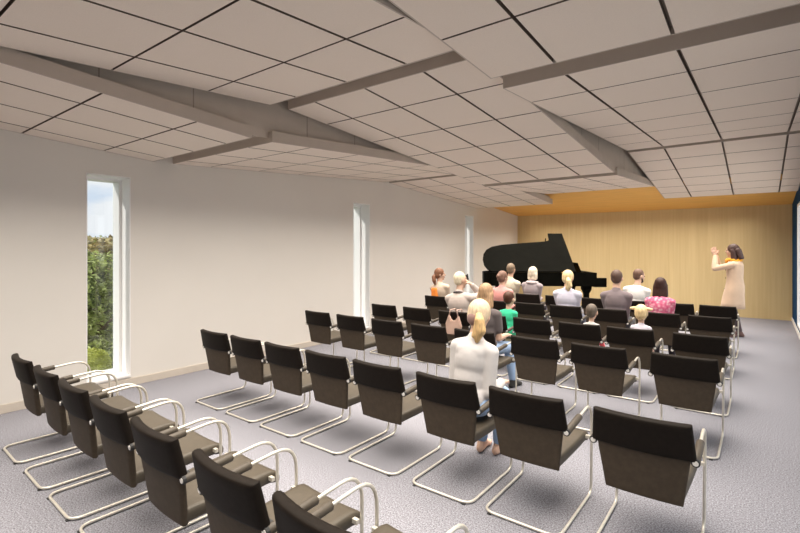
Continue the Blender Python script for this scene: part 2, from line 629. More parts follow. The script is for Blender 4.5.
def tree(x, y, h, r, matl, label, n, seed, base=-.5, leaf=.085):
    rg = random.Random(seed)
    root = empty('tree', x, y, base)
    tag(root, label, 'tree', 'trees outside the window')
    t = MB()
    t.tube([(0, 0, 0), (.05, .02, h * .3), (-.03, .05, h * .6), (.02, 0, h * .9)], [.13, .11, .08, .03], 10)
    for k in range(7):
        a = k * 2.4
        z = h * (.25 + .08 * k)
        t.tube([(0, 0, z), (math.cos(a) * r * .4, math.sin(a) * r * .4, z + .25), (math.cos(a) * r * .8, math.sin(a) * r * .8, z + .4)],
               [.045, .03, .012], 7)
    t.build('trunk', M_bark, root, True)
    f = MB()
    for k in range(22):
        a = rg.uniform(0, 6.28)
        q = rg.uniform(.0, .75) * r
        z = h * rg.uniform(.06, .93)
        leaves(f, (math.cos(a) * q, math.sin(a) * q, z), (r * .45, r * .45, h * .13), n // 22, leaf, rg, .3)
    f.build('foliage', matl, root)
    return root


tree(-9.7, 3.50, 2.08, .85, M_leafa, 'leafy green tree in front, outside the nearest narrow window', 9000, 3, leaf=.06)
tree(-12.2, 4.75, 2.3, 1.1, M_leafb, 'olive brown tree behind the green one outside the nearest window', 4200, 5)
tree(-19.5, 7.4, 2.6, 2.0, M_leafa, 'far dark tree at the back, outside the nearest narrow window', 4200, 9)
rg = random.Random(2)
f = MB()
leaves(f, (0, 0, .30), (.26, .26, .27), 2200, .03, rg, .75)
o = empty('bush', -8.2, 2.84, -.5)
tag(o, 'rounded lime green bush low outside the nearest narrow window', 'bush')
f.build('foliage', M_lime, o)
f = MB().ell((0, 0, .28), (.23, .23, .25)).caps((0, 0, 0), .03, (0, 0, .2), .03)
f.build('inner_mass', M_lime, o, True)


# ------------------------------------------------------------------ chairs
def make_chair():
    c = empty('cantilever_chair', 0, 0)
    fine = [-1, -.975, -.93, -.8, -.5, -.25, 0, .25, .5, .8, .93, .975, 1]
    bow = lambda u: -.030 * (1 - u * u)                       # the back is hollow towards the sitter

    def low(u, v):
        t = (v + 1) / 2
        z = .318 + t * .30
        wd = .184 + t * .042
        y = -.470 - .038 * t + bow(u) * (.35 + .5 * t)
        n = Vector((u * .12, -1, -.13)).normalized()
        return Vector((u * wd, y, z)), n
    kid(c, MB().pad(low, fine, fine, .034).build('backrest', M_leather, c, True))

    def band(u, v):
        t = (v + 1) / 2
        z = .572 + t * .184
        wd = .245 - .016 * t
        y = -.502 - .040 * t + bow(u) * 1.05
        n = Vector((u * .16, -1, -.16)).normalized()
        return Vector((u * wd, y, z)), n
    hb = kid(c, MB().pad(band, fine, fine, .050, .16).build('headband', M_band, c, True))
    tag(hb, 'black leather upper back cover')

    def seat(u, v):
        t = (v + 1) / 2
        y = -.485 + t * .52
        wd = .186 + .022 * math.sin(t * PI * .5)
        z = .352 + .022 * t - .05 * max(0, t - .88) * (t - .88) * 30 + .008 * u * u
        return Vector((u * wd, y, z)), Vector((0, .03, 1)).normalized()
    kid(c, MB().pad(seat, fine, fine, .066, .09).build('seat', M_seat, c, True))
    half = [(.240, -.515, .566), (.240, -.40, .576), (.239, 0.0, .612), (.234, 0.0, .0125), (.232, -.62, .0125)]
    right = [Vector(q) for q in half]
    left = [Vector((-q.x, q.y, q.z)) for q in reversed(right)]
    path = round_path(right + left, [.3, .13, .065, .075, .075, .065, .13, .3])
    fr = kid(c, MB().tube(path, .0086, 10).build('frame', M_chrome, c, True))
    for s in (1, -1):
        a, b = Vector((s * .240, -.516, .566)), Vector((s * .2398, -.27, .588))
        ap = kid(c, MB().tube([a, a + (b - a) * .02, b - (b - a) * .02, b], [.018, .0202, .0202, .018], 12).build('armrest', M_pad, c, True))
        d = (a - b).normalized()
        kid(ap, MB().tube([a + d * -.004, a + d * .006], .0135, 12).build('end_cap', M_cap, ap))
        kid(ap, MB().tube([a + d * -.012, a + d * .003], .0206, 12).build('end_ring', M_glide, ap))
        kid(c, MB().box(min(s * .19, s * .238), max(s * .19, s * .238), -.035, -.015, .372, .392).build('seat_bracket', M_chrome, c))
        kid(c, MB().box(min(s * .18, s * .228), max(s * .18, s * .228), -.50, -.46, .56, .575).build('back_bracket', M_glide, c))
        kid(c, MB().box(s * .19 - .012, s * .19 + .012, -.632, -.608, 0, .006).build('glide', M_glide, c))
    return c


ROWS = {
    'A': (1.62, [-4.6, -3.99, -3.43, -2.865, -2.30, -1.675, -1.115]),
    'B': (3.215, [-4.49, -3.94, -3.39, -2.83, -2.28, -1.675, -1.115, -.488]),
    'C': (4.91, [-4.78, -4.17, -3.565, -2.96, -2.38, -1.73, -1.14, -.485]),
    'D': (6.07, [-4.565, -3.955, -3.33, -2.79, -2.22, -1.65, -1.115, -.475]),
    'E': (7.64, [-4.64, -4.09, -3.47, -2.88, -2.32, -1.70, -1.06, -.505]),
    'F': (9.02, [-4.02, -3.48, -2.90, -2.25, -1.66, -1.035, -.50])}
ROWNAME = {'A': 'the row nearest the camera', 'B': 'the second row from the camera', 'C': 'the third row from the camera',
           'D': 'the fourth row from the camera', 'E': 'the fifth row from the camera', 'F': 'the front row by the piano'}
ORD = ['first', 'second', 'third', 'fourth', 'fifth', 'sixth', 'seventh', 'eighth']
SITTER = {('B', 5): 'the woman in the white blouse', ('C', 4): 'the long-haired woman in grey', ('D', 3): 'the boy in green',
          ('D', 5): 'the grey-haired child', ('D', 6): 'the blonde child with pigtails', ('E', 0): 'the woman in orange',
          ('D', 2): 'the pale-haired man in off-white', ('E', 2): 'the woman in pink', ('E', 4): 'the blonde woman in pale lilac',
          ('E', 5): 'the man in the grey jacket', ('E', 6): 'the woman in the floral top', ('F', 0): 'the man in cream by the piano',
          ('F', 1): 'the woman in the grey scarf', ('F', 4): 'the man in the white shirt'}
proto = make_chair()
CHAIR = {}
first = True
for r, (yf, xs) in ROWS.items():
    for i, x in enumerate(xs):
        c = proto if first else copy_tree(proto)
        first = False
        c.location = P(x, yf + (.035 - .012 * i if r == 'A' else 0), 0)
        c.rotation_euler.z = math.radians(-2.0) if r == 'A' else 0.0
        if (r, i) in SITTER:
            lab = 'black leather cantilever armchair under %s' % SITTER[(r, i)]
        elif i == len(xs) - 1 and r != 'A':
            lab = 'empty black leather armchair at the aisle end of %s' % ROWNAME[r]
        else:
            lab = 'empty black leather armchair, %s from window wall in %s' % (ORD[i], ROWNAME[r])
        tag(c, lab, 'chair', 'black cantilever chairs in rows')
        CHAIR[(r, i)] = c

# ------------------------------------------------------------------ grand piano and bench
PO = Vector((-2.71, 10.85, 0))
pr = empty('grand_piano', PO.x, PO.y, 0, math.atan2(.545, .84))
tag(pr, 'black lacquered grand piano with raised lid before the oak wall', 'piano')
# local: x from tail (-2.58) to keyboard (0), y from hinge side (0) to bentside (1.45)


def outline(wmax, l0, l1, inset=0.0):
    pts = [(-l0, inset), (-l0, wmax - inset)]
    prof = [(.93, 1.0), (.945, .86), (.97, .80), (1.05, .775), (1.2, .76), (1.5, .735), (1.8, .71), (2.1, .68), (2.33, .63), (2.47, .55),
            (2.555, .43), (2.585, .30), (2.57, .16), (2.51, .06), (2.42, 0)]
    for l, ww in prof:
        if l < l1 + .001:
            pts.append((-l, inset + ww * (wmax - 2 * inset)))
    return pts


body = MB()
ol = outline(1.45, .14, 2.6)
il = outline(1.45, .20, 2.6, .045)
n_ = len(ol)
sh = lambda p: (p[0] if p[0] > -.2 else p[0] * .985 + .0, p[1])
for z0_, z1_ in ((.78, 1.08),):
    vs = [(x, y, z) for z in (z0_, z1_) for x, y in ol] + [(x, y, z) for z in (z0_ + .14, z1_) for x, y in il]
    fs = []
    for i in range(n_):
        j = (i + 1) % n_
        fs.append((i, j, n_ + j, n_ + i))
        fs.append((2 * n_ + j, 2 * n_ + i, 3 * n_ + i, 3 * n_ + j))
        fs.append((n_ + i, n_ + j, 3 * n_ + j, 3 * n_ + i))
    fs.append(tuple(range(n_ - 1, -1, -1)))
    fs.append(tuple(range(2 * n_, 3 * n_)))
    body.add(vs, fs)
body.build('case', M_piano, pr)
pl = MB().prism(outline(1.45, .5, 2.6, .07), .93, .95).build('string_plate', M_gold, pr)
kb = MB()
kb.box(-.16, .07, -.0, .09, .80, .965).box(-.16, .07, 1.36, 1.45, .80, .965).box(-.20, .07, 0, 1.45, .765, .835)
kb.box(.05, .07, .09, 1.36, .83, .86)
kb.build('keybed', M_piano, pr, bevel=.006)
ky = MB().box(-.12, .048, .10, 1.35, .835, .862)
kk = ky.build('white_keys', M_ivory, pr)
bk = MB()
kw = 1.25 / 52
for i in range(51):
    if i % 7 not in (1, 4):
        bk.box(-.12, -.02, .10 + (i + 1) * kw - .006, .10 + (i + 1) * kw + .006, .862, .876)
bk.build('black_keys', M_piano, pr)
MB().box(-.16, -.14, .09, 1.36, .862, 1.06).build('fallboard', M_piano, pr)
md = MB()
md.hexa([(-.40, .28, 1.07), (-.38, .28, 1.07), (-.38, 1.17, 1.07), (-.40, 1.17, 1.07),
         (-.49, .28, 1.29), (-.47, .28, 1.29), (-.47, 1.17, 1.29), (-.49, 1.17, 1.29)])
md.box(-.40, -.30, .25, 1.2, 1.065, 1.085)
md.build('music_desk', M_piano, pr)
phi = math.radians(36.5)
lid = MB()
lo = outline(1.47, .59, 2.6)
vs = []
for dz in (0, .028):
    for x, y in lo:
        vs.append((x, y * math.cos(phi) - dz * math.sin(phi), 1.085 + y * math.sin(phi) + dz * math.cos(phi)))
n_ = len(lo)
lid.add(vs, [tuple(range(n_ - 1, -1, -1)), tuple(range(n_, 2 * n_))] + [(i, (i + 1) % n_, n_ + (i + 1) % n_, n_ + i) for i in range(n_)])
lo_ = lid.build('lid', M_piano, pr)
for hx in (-.85, -1.5, -2.15):
    MB().tube([(hx - .05, -.006, 1.086), (hx + .05, -.006, 1.086)], .010, 8).build('hinge', M_gold, lo_)
MB().tube([(-1.0, 1.36, 1.06), (-1.0, 1.08, 1.86)], .012, 8).build('lid_prop', M_piano, pr)
for lx, ly in ((-.32, .16), (-.32, 1.29), (-2.2, .42)):
    lg = MB()
    lg.add(*[(lambda vs, fs: (vs, fs))([(lx + sx * a, ly + sy * a, z) for z, a in ((.79, .095), (.70, .09), (.62, .055), (.12, .04), (.07, .05))
            for sx, sy in ((-1, -1), (1, -1), (1, 1), (-1, 1))],
            [(k * 4 + i, k * 4 + (i + 1) % 4, k * 4 + 4 + (i + 1) % 4, k * 4 + 4 + i) for k in range(4) for i in range(4)] + [(3, 2, 1, 0), (16, 17, 18, 19)])][0])
    lgo = lg.build('leg', M_piano, pr, bevel=.006)
    MB().tube([(lx, ly - .012, .036), (lx, ly + .012, .036)], .036, 14).build('caster', M_gold, lgo)
ly_ = MB()
ly_.box(-.52, -.44, .58, .60, .16, .79).box(-.52, -.44, .85, .87, .16, .79).box(-.55, -.40, .54, .91, .10, .17)
lyo = ly_.build('pedal_lyre', M_piano, pr, bevel=.004)
for q in (.64, .725, .81):
    MB().box(-.40, -.26, q - .018, q + .018, .11, .125).build('pedal', M_gold, lyo)

bn = empty('piano_bench', -2.62, 11.62, 0, math.atan2(.545, .84))
tag(bn, 'low black piano bench at the keyboard end of the piano', 'bench')
MB().box(-.19, .19, -.40, .40, .46, .54).build('seat', M_piano, bn, bevel=.02)
MB().box(-.17, .17, -.38, .38, .40, .46).build('apron', M_piano, bn)
for sx in (-1, 1):
    for sy in (-1, 1):
        MB().box(sx * .15 - .022, sx * .15 + .022, sy * .35 - .022, sy * .35 + .022, 0, .40).build('leg', M_piano, bn)

# a light cloth bag hung over the back of a chair
# ------------------------------------------------------------------ people
TMP = []


def remesh(mb, voxel, smooth, mats, name):
    """fuse overlapping solids into one continuous skin"""
    me = mb.mesh(name, mats)
    o = bpy.data.objects.new('fusing', me)
    COL.objects.link(o)
    r = o.modifiers.new('r', 'REMESH')
    r.mode = 'VOXEL'
    r.voxel_size = voxel * K
    s = o.modifiers.new('s', 'SMOOTH')
    s.iterations = smooth
    s.factor = .5
    dg = bpy.context.evaluated_depsgraph_get()
    ev = o.evaluated_get(dg)
    res = bpy.data.meshes.new_from_object(ev)
    res.name = name
    bpy.data.objects.remove(o)
    bpy.data.meshes.remove(me)
    res.materials.clear()
    for q in (mats if isinstance(mats, (list, tuple)) else [mats]):
        res.materials.append(q)
    res.polygons.foreach_set('use_smooth', [True] * len(res.polygons))
    res.update()
    return res


def link(name, me, parent):
    o = bpy.data.objects.new(name, me)
    o.parent = parent
    COL.objects.link(o)
    return o


def join(meshes, name):
    bm = bmesh.new()
    for q in meshes:
        bm.from_mesh(q)
    me = bpy.data.meshes.new(name)
    bm.to_mesh(me)
    bm.free()
    for q in meshes[0].materials:
        me.materials.append(q)
    me.polygons.foreach_set('use_smooth', [True] * len(me.polygons))
    for q in meshes:
        bpy.data.meshes.remove(q)
    return me


def ik(a, c, l1, l2, pole):
    a, c = Vector(a), Vector(c)
    d = c - a
    L = min(d.length, (l1 + l2) * .995)
    t = d.normalized()
    c = a + t * L
    x = (l1 * l1 - l2 * l2 + L * L) / (2 * L)
    h = math.sqrt(max(0, l1 * l1 - x * x))
    p = Vector(pole)
    p = (p - t * p.dot(t)).normalized()
    return a + t * x + p * h, c


def cloth(name, col, amt=.06, scale=9):
    return mat(name, col, .9, spec=.12, noise=(scale, amt), bump=(26, .25), sheen=.15)


def skinm(name, col):
    return mat(name, col, .55, spec=.3, noise=(12, .05))


def hairm(name, col):
    return mat(name, col, .5, spec=.35, noise=(14, .30), bump=(20, .9), stretch=(6, 6, .8))


SK_L = skinm('fair_skin', (.66, .43, .32))
SK_M = skinm('tan_skin', (.50, .31, .22))
M_eye = mat('eye', (.04, .03, .03), .2, noise=(50, .1))
M_lip = mat('lip', (.45, .18, .16), .5, noise=(40, .05))


def hand(mb, wpos, d, n, s, side, curl=.35):
    """palm, four jointed fingers of unequal length, and a thumb leaving the side of the palm"""
    d = d.normalized()
    n = (n - d * n.dot(d)).normalized()
    t = d.cross(n).normalized() * side          # towards the thumb
    wpos = Vector(wpos)
    mb.caps(wpos - d * .03 * s, .024 * s, wpos + d * .012 * s, .024 * s, 10, 4)
    offs = (-.031, -.0105, .0105, .031)
    for o_, ln in zip(offs, (.058, .072, .078, .069)):
        k = wpos + d * .082 * s + t * o_ * s
        mb.caps(wpos + d * .008 * s + t * o_ * .55 * s, .0145 * s, k, .0125 * s, 10, 4)
        p = k
        dd = d + t * o_ * 1.6
        dd.normalize()
        r_ = .0092
        for sg in range(3):
            q = Quaternion(dd.cross(n).normalized(), -curl * (.6 + .5 * sg))
            cand = q @ dd
            if cand.dot(n) < dd.dot(n):
                cand = q.inverted() @ dd
            dd = cand.normalized()
            p2 = p + dd * ln * s * (.44, .32, .24)[sg]
            mb.caps(p, r_ * s, p2, (r_ - .0009) * s, 8, 3)
            r_ -= .0009
            p = p2
    b = wpos + d * .026 * s + t * .022 * s
    m1 = b + (d * .55 + t * .75 + n * .25).normalized() * .042 * s
    m2 = m1 + (d * .85 + t * .35 + n * .35).normalized() * .032 * s
    mb.caps(b, .0145 * s, m1, .0115 * s, 8, 3)
    mb.caps(m1, .0112 * s, m2, .0092 * s, 8, 3)


def person(label, x, y, face=0.0, s=.94, hz=None, stand=False, lean=.1, roll=0.0, hyaw=0.0, hpitch=0.0, hroll=0.0,
           skin=None, hair='short', hairc=(.1, .06, .04), hairmat=None, top=(.8, .8, .8), topmat=None, sleeve='long', bottom=(.05, .05, .08), legs='long',
           shoes=(.03, .03, .03), hands=None, feet=None, slim=1.0, extra=None, curl=.35, hand_dir=None, hair2=None, rpole=None, lpole=None, hk=1.0):
    """heading 0 looks along +y. All sizes in survey units times s."""
    skin = skin or SK_L
    hs = s * hk
    if hz is None:
        hz = .412 + .106 * s
    root = empty('person', x, y, 0, face)
    tag(root, label, 'person', None)
    bot = Vector((0, 0, hz))
    RT = Matrix.Rotation(-lean, 3, 'X') @ Matrix.Rotation(roll, 3, 'Y')
    T = lambda px, py, pz: bot + RT @ Vector((px * s, py * s, pz * s))
    hb = RT @ Matrix.Rotation(lean * .7, 3, 'X') @ Matrix.Rotation(-roll * .6, 3, 'Y') @ Matrix.Rotation(hyaw, 3, 'Z') @ \
        Matrix.Rotation(-hpitch, 3, 'X') @ Matrix.Rotation(hroll, 3, 'Y')
    nb = T(0, -.01, .455)
    hc = T(0, .012, .54) + hb @ Vector((0, .012 * hs, .112 * hs))
    H = lambda px, py, pz: hc + hb @ Vector((px * hs, py * hs, pz * hs))
    # joints
    J = {}
    for sd in (1, -1):
        sh_ = T(sd * .160 * slim, -.008, .392)
        if hands and hands[0 if sd == -1 else 1] is not None:
            tgt = Vector(hands[0 if sd == -1 else 1])
        else:
            tgt = Vector((sd * .075 * s, .31 * s, hz + .125 * s))
        el, wr = ik(sh_, tgt, .285 * s, .25 * s, rpole if rpole and sd == 1 else lpole if lpole and sd == -1 else (sd * .06, -.9, -.42))
        hp = Vector((sd * .092 * s, 0, hz - .005))
        if feet and feet[0 if sd == -1 else 1] is not None:
            ft = Vector(feet[0 if sd == -1 else 1])
        elif stand:
            ft = Vector((sd * .09 * s, 0, .085 * s))
        else:
            ft = Vector((sd * .11 * s, .42 * s, .085 * s))
        kn, an = ik(hp, ft, .43 * s, .42 * s, (0, 1, .35))
        J[sd] = (sh_, el, wr, hp, kn, an)

    def torso(mb, g):
        mb.ell(T(0, -.015, .03), ((.158 * slim + g) * s, (.112 + g) * s, (.13 + g) * s), RT)
        mb.ell(T(0, -.005, .18), ((.132 * slim + g) * s, (.098 + g) * s, (.17 + g) * s), RT)
        mb.ell(T(0, -.004, .32), ((.150 * slim + g) * s, (.108 + g) * s, (.165 + g) * s), RT)
        for sd in (1, -1):
            mb.caps(T(sd * .02, -.02, .418), (.058 + g) * s, J[sd][0], (.047 + g) * s)
        mb.caps(T(-.05, -.025, .375), (.072 + g) * s, T(.05, -.025, .375), (.072 + g) * s)

    def arm(mb, sd, g, upto):
        sh_, el, wr = J[sd][:3]
        if upto == 'short':
            mb.caps(sh_, (.047 + g) * s, sh_.lerp(el, .62), (.046 + g) * s)
        else:
            mb.caps(sh_, (.047 + g) * s, el, (.037 + g) * s)
            mb.caps(el, (.039 + g) * s, el.lerp(wr, .35), (.040 + g) * s)
            mb.caps(el.lerp(wr, .35), (.040 + g) * s, wr if upto == 'body' else el.lerp(wr, .93), (.026 + g) * s)

    def leg(mb, sd, g, upto):
        hp, kn, an = J[sd][3:]
        mb.caps(hp, (.084 * slim + g) * s, kn if upto != 'short' else hp.lerp(kn, .9), (.056 + g) * s)
        if upto in ('long', 'body', 'knee'):
            f_ = {'long': .93, 'body': 1.0, 'knee': .45}[upto]
            c1 = kn.lerp(an, .3)
            mb.caps(kn, (.054 + g) * s, c1, (.055 + g) * s)
            mb.caps(c1, (.055 + g) * s, kn.lerp(an, f_), ((.055 - .02 * f_) + g) * s)

    def foot(mb, sd, g):
        an = J[sd][5]
        oz = an.z
        flat = .032 * s
        fd = Vector((sd * .12, 1, 0)).normalized()
        base = Vector((an.x, an.y, an.z - .085 * s))
        hl = base - fd * .045 * s + Vector((0, 0, flat))
        bl = base + fd * .11 * s + Vector((0, 0, .028 * s))
        te = base + fd * .165 * s + Vector((0, 0, .021 * s))
        mb.caps(an, (.036 + g) * s, hl, (.031 + g * .5) * s, 10, 4)
        mb.caps(an, (.033 + g) * s, bl, (.028 + g * .5) * s, 10, 4)
        for q in (-.018, .018):
            off = Vector((fd.y, -fd.x, 0)) * q * s
            mb.caps(bl + off, (.026 + g * .5) * s, te + off * .8, (.019 + g * .5) * s, 10, 4)
        mb.caps(hl, (.031 + g * .5) * s, bl, (.028 + g * .5) * s, 10, 4)

    b = MB()
    torso(b, 0)
    b.caps(nb, .054 * s, hc + hb @ Vector((0, -.005 * hs, -.06 * hs)), .050 * (s + hs) / 2)
    b.ell(H(0, -.008, .015), (.073 * hs, .091 * hs, .099 * hs), hb, 22, 16)
    b.ell(H(0, .022, -.036), (.057 * hs, .066 * hs, .080 * hs), hb, 20, 14)
    b.ell(H(0, .060, -.098), (.024 * hs, .020 * hs, .018 * hs), hb)
    b.caps(H(0, .084, .008), .0085 * hs, H(0, .104, -.026), .0125 * hs, 10, 4)
    b.caps(H(-.030, .072, .026), .013 * hs, H(.030, .072, .026), .013 * hs, 10, 4)
    for sd in (1, -1):
        b.ell(H(sd * .076, -.008, -.012), (.011 * hs, .021 * hs, .033 * hs), hb, 12, 8)
        b.ell(H(sd * .036, .060, -.030), (.022 * hs, .020 * hs, .024 * hs), hb, 12, 8)
        arm(b, sd, 0, 'body')
        leg(b, sd, 0, 'body')
        foot(b, sd, 0)
    main = remesh(b, .0085, 5, skin, 'body')
    hm = MB()
    for sd in (1, -1):
        sh_, el, wr = J[sd][:3]
        dd = (wr - el).normalized()
        if hand_dir:
            dd, nn = Vector(hand_dir[0]).normalized(), Vector((-sd * hand_dir[1][0], hand_dir[1][1], hand_dir[1][2]))
        else:
            dd = (dd + Vector((-sd * .25, .35, -.15))).normalized()
            nn = Vector((-sd * .15, 0, -1))
        hand(hm, wr + dd * .012 * s, dd, nn, s, sd, curl)
    hands_me = remesh(hm, .0045, 3, skin, 'hands')
    link('body', join([main, hands_me], 'body'), root)
    for sd in (1, -1):
        e_ = MB().ell(H(sd * .030, .0755, .002), (.0125 * hs, .011 * hs, .009 * hs), hb, 10, 8)
        e_.build('eye', M_eye, root, True)
    MB().ell(H(0, .083, -.062), (.023 * hs, .010 * hs, .008 * hs), hb, 12, 8).build('mouth', M_lip, root, True)

    # clothing
    tm = topmat or cloth('top_cloth', top)
    c_ = MB()
    torso(c_, .014)
    for sd in (1, -1):
        if sleeve:
            arm(c_, sd, .013, sleeve)
    if sleeve in ('long',) and not extra == 'coat':
        c_.caps(T(0, -.02, .45), .064 * s, T(0, -.008, .478), .060 * s)
    link('top', remesh(c_, .010, 4, tm, 'top'), root)
    if legs:
        c_ = MB()
        c_.ell(T(0, -.012, .0), ((.160 * slim + .012) * s, .122 * s, .115 * s), RT)
        for sd in (1, -1):
            leg(c_, sd, .012, legs)
        if legs == 'knee' and not stand:
            c_.caps(J[1][3].lerp(J[1][4], .5), .07 * s, J[-1][3].lerp(J[-1][4], .5), .07 * s)
        link('trousers' if legs == 'long' else 'skirt' if legs == 'knee' else 'shorts', remesh(c_, .010, 4, cloth('bottom_cloth', bottom), 'trousers'), root)
    if shoes:
        for sd in (1, -1):
            c_ = MB()
            foot(c_, sd, .007)
            link('shoe', remesh(c_, .008, 3, cloth('shoe_hide', shoes, .05), 'shoe'), root)

    # hair
    hmat = hairmat or hairm('hair_strands', hairc)
    c_ = MB()
    if hair == 'short':
        c_.ell(H(0, -.020, .028), (.080 * hs, .092 * hs, .094 * hs), hb, 20, 14)
        c_.ell(H(0, -.045, -.012), (.070 * hs, .058 * hs, .070 * hs), hb)
    else:
        c_.ell(H(0, -.018, .026), (.088 * hs, .098 * hs, .100 * hs), hb, 20, 14)
        c_.ell(H(0, -.048, -.012), (.082 * hs, .064 * hs, .085 * hs), hb)
    if hair == 'long':
        for q in (-.07, -.035, 0, .035, .07):
            c_.caps(H(q * .9, -.062 + abs(q) * .45, -.03), .042 * hs, H(q * 1.15, -.085 + abs(q) * .35, -.20 + abs(q) * .3), .030 * hs)
        for sd in (1, -1):
            c_.caps(H(sd * .076, -.01, .0), .028 * hs, H(sd * .085, -.015, -.16), .026 * hs)
    if hair == 'bob':
        for q in (-.065, -.03, .03, .065):
            c_.caps(H(q, -.055 + abs(q) * .4, -.03), .042 * hs, H(q * 1.1, -.062 + abs(q) * .45, -.115), .034 * hs)
        for sd in (1, -1):
            c_.caps(H(sd * .074, -.005, .0), .026 * hs, H(sd * .080, .0, -.11), .022 * hs)
    if hair == 'bun':
        c_.ell(H(0, -.105, .02), (.045 * hs, .042 * hs, .042 * hs), hb)
    link('hair', remesh(c_, .009, 3, hmat, 'hair'), root)
    if hair == 'pony':
        c2 = MB()
        c2.caps(H(.028, -.10, -.01), .026 * hs, H(.048, -.128, -.05), .038 * hs)
        c2.caps(H(.048, -.128, -.05), .038 * hs, H(.062, -.120, -.12), .040 * hs)
        c2.caps(H(.062, -.120, -.12), .040 * hs, H(.035, -.105, -.195), .020 * hs)
        c2.caps(H(.030, -.12, -.05), .022 * hs, H(.012, -.12, -.165), .018 * hs)
        link('ponytail', remesh(c2, .008, 2, hair2 or hmat, 'ponytail'), root)
    if hair == 'pigtails':
        for sd in (1, -1):
            c2 = MB()
            c2.caps(H(sd * .075, -.02, .065), .026 * hs, H(sd * .125, -.03, .060), .022 * hs)
            link('pigtail', remesh(c2, .008, 2, hmat, 'pigtail'), root)
    return dict(root=root, T=T, H=H, hb=hb, J=J, s=s, hz=hz, RT=RT)


def at_chair(r, i, dx=0, dy=0):
    yf, xs = ROWS[r]
    return xs[i] + dx, yf - .30 + dy


BL = (.30, .42, .62)
# woman in the white blouse, nearest person, second row
x, y = at_chair('B', 5, .01, .06)
HW = hairm('pale_blonde_hair', (.66, .52, .36))
p = person('person in white blouse, jeans and blonde ponytail seated in second row from camera', x, y, s=.96, lean=.16, roll=.05, hyaw=.15, hpitch=.18,
           hair='pony', hairmat=HW, hair2=hairm('honey_ponytail', (.60, .40, .19)), top=(.55, .525, .52), sleeve='long', bottom=BL, shoes=None,
           hands=[(-.11, .26, .64), (.14, .25, .62)], feet=[(-.10, .40, .082), (.03, .43, .082)], slim=.88)
c_ = MB()
H, s_ = p['H'], p['s']
c_.ell(H(-.014, -.064, -.032), (.060 * s_, .053 * s_, .058 * s_), p['hb'])  # mauve-brown patch over the back of the hair
o = link('head_patch', remesh(c_, .008, 3, cloth('mauve_patch', (.27, .17, .15), .1), 'head_patch'), p['root'])
o['label'] = 'mauve brown patch at the back of the hair'

# long-haired woman in grey
x, y = at_chair('C', 4, -.06, .12)
p = person('person in grey tee and jeans with long light brown hair behind the white blouse', x, y, s=.93, lean=.12, roll=-.05, hyaw=-.1, hpitch=.1, hair='long', hairc=(.40, .25, .14),
           top=(.12, .10, .10), sleeve='short', bottom=BL, hands=[(-.09, .30, .63), (.13, .30, .62)], feet=[None, (.16, .40, .08)])
# boy in green
x, y = at_chair('D', 3, .07, .19)
person('person, a small boy in green clothes with short dark brown hair', x, y, s=.645, hk=1.38, lean=.05, hyaw=-.15, slim=.95, hair='short', hairc=(.07, .025, .012), top=(.05, .55, .30), sleeve='short',
       bottom=(.06, .50, .28), legs='long', shoes=(.08, .5, .25), feet=[(-.08, .38, .20), (.09, .38, .20)])
# grey-haired child
x, y = at_chair('D', 5, .0, .25)
person('person, a child with cropped grey-brown hair and red trousers, fourth row', x, y, s=.50, hk=1.72, lean=.08, slim=.95, hair='short', hairc=(.12, .095, .075), top=(.62, .60, .58), sleeve='long',
       bottom=(.75, .12, .14), shoes=(.7, .68, .66), feet=[(-.06, .31, .27), (.09, .31, .27)])
# blonde child with pigtails
x, y = at_chair('D', 6, .025, .23)
p = person('person, a blonde child with two pigtails in a pale lilac top', x, y, s=.56, hk=1.48, lean=.06, slim=.92, hair='pigtails', hairc=(.78, .58, .32), top=(.62, .58, .66), sleeve='long',
           bottom=(.75, .73, .76), legs='short', shoes=(.35, .30, .55), feet=[(-.06, .33, .26), (.08, .33, .255)])
# woman in orange with brown ponytail
x, y = at_chair('E', 0, -.02, .0)
p = person('person in orange vest over beige shirt with brown ponytail beside the left wall', x, y, s=.96, lean=.0, roll=-.11, hyaw=-.95, hair='pony', hairc=(.22, .10, .055), top=(.62, .50, .40),
           sleeve='long', bottom=(.1, .08, .08))
c_ = MB()
for q in (-.09, -.03):
    c_.caps(p['T'](q, -.10, .36), .045, p['T'](q, -.115, .12), .05)
link('orange_vest', remesh(c_, .01, 3, cloth('orange_cloth', (.85, .26, .05), .06), 'orange_vest'), p['root'])
# pale-haired man
x, y = at_chair('D', 2, -.02, .02)
p = person('person in off-white jacket with bleached hair holding a phone to the ear', x, y, s=1.0, lean=.05, roll=-.09, hyaw=-.45, hpitch=.05, hair='short', hairc=(.80, .68, .50),
           top=(.52, .445, .41), sleeve='long', bottom=(.12, .11, .12), hands=[None, (.09, .13, 1.10)], slim=1.12, rpole=(.25, 1, -.4))
c_ = MB()
Tt = p['T']
ring = [Tt(.075 * math.cos(a), -.02 + .068 * math.sin(a), .472 + .012 * math.sin(-a)) for a in [k * PI / 8 for k in range(17)]]
c_.tube(ring, .010, 8)
o = c_.build('collar', cloth('dark_collar', (.06, .05, .06)), p['root'], True)
c_ = MB().box(-.006, .006, -.036, .036, -.07, .07)
ph = c_.build('mobile_phone', M_glide, None, bevel=.003)
q_ = p['J'][1][2]
ph.location = P(x + q_.x - .107, y + q_.y + .058, q_.z + .071)
ph.rotation_euler = (0.3, .1, -.2)
tag(ph, 'black phone held to the ear of the man with bleached hair', 'phone')
# woman in pink
x, y = at_chair('E', 2, .0, .0)
person('person in pink cardigan with pinned-up brown hair in front of the piano tail', x, y, s=.94, lean=.06, hyaw=-.4, hair='bun', hairc=(.20, .11, .08), top=(.72, .32, .30), sleeve='long', bottom=(.5, .22, .22))
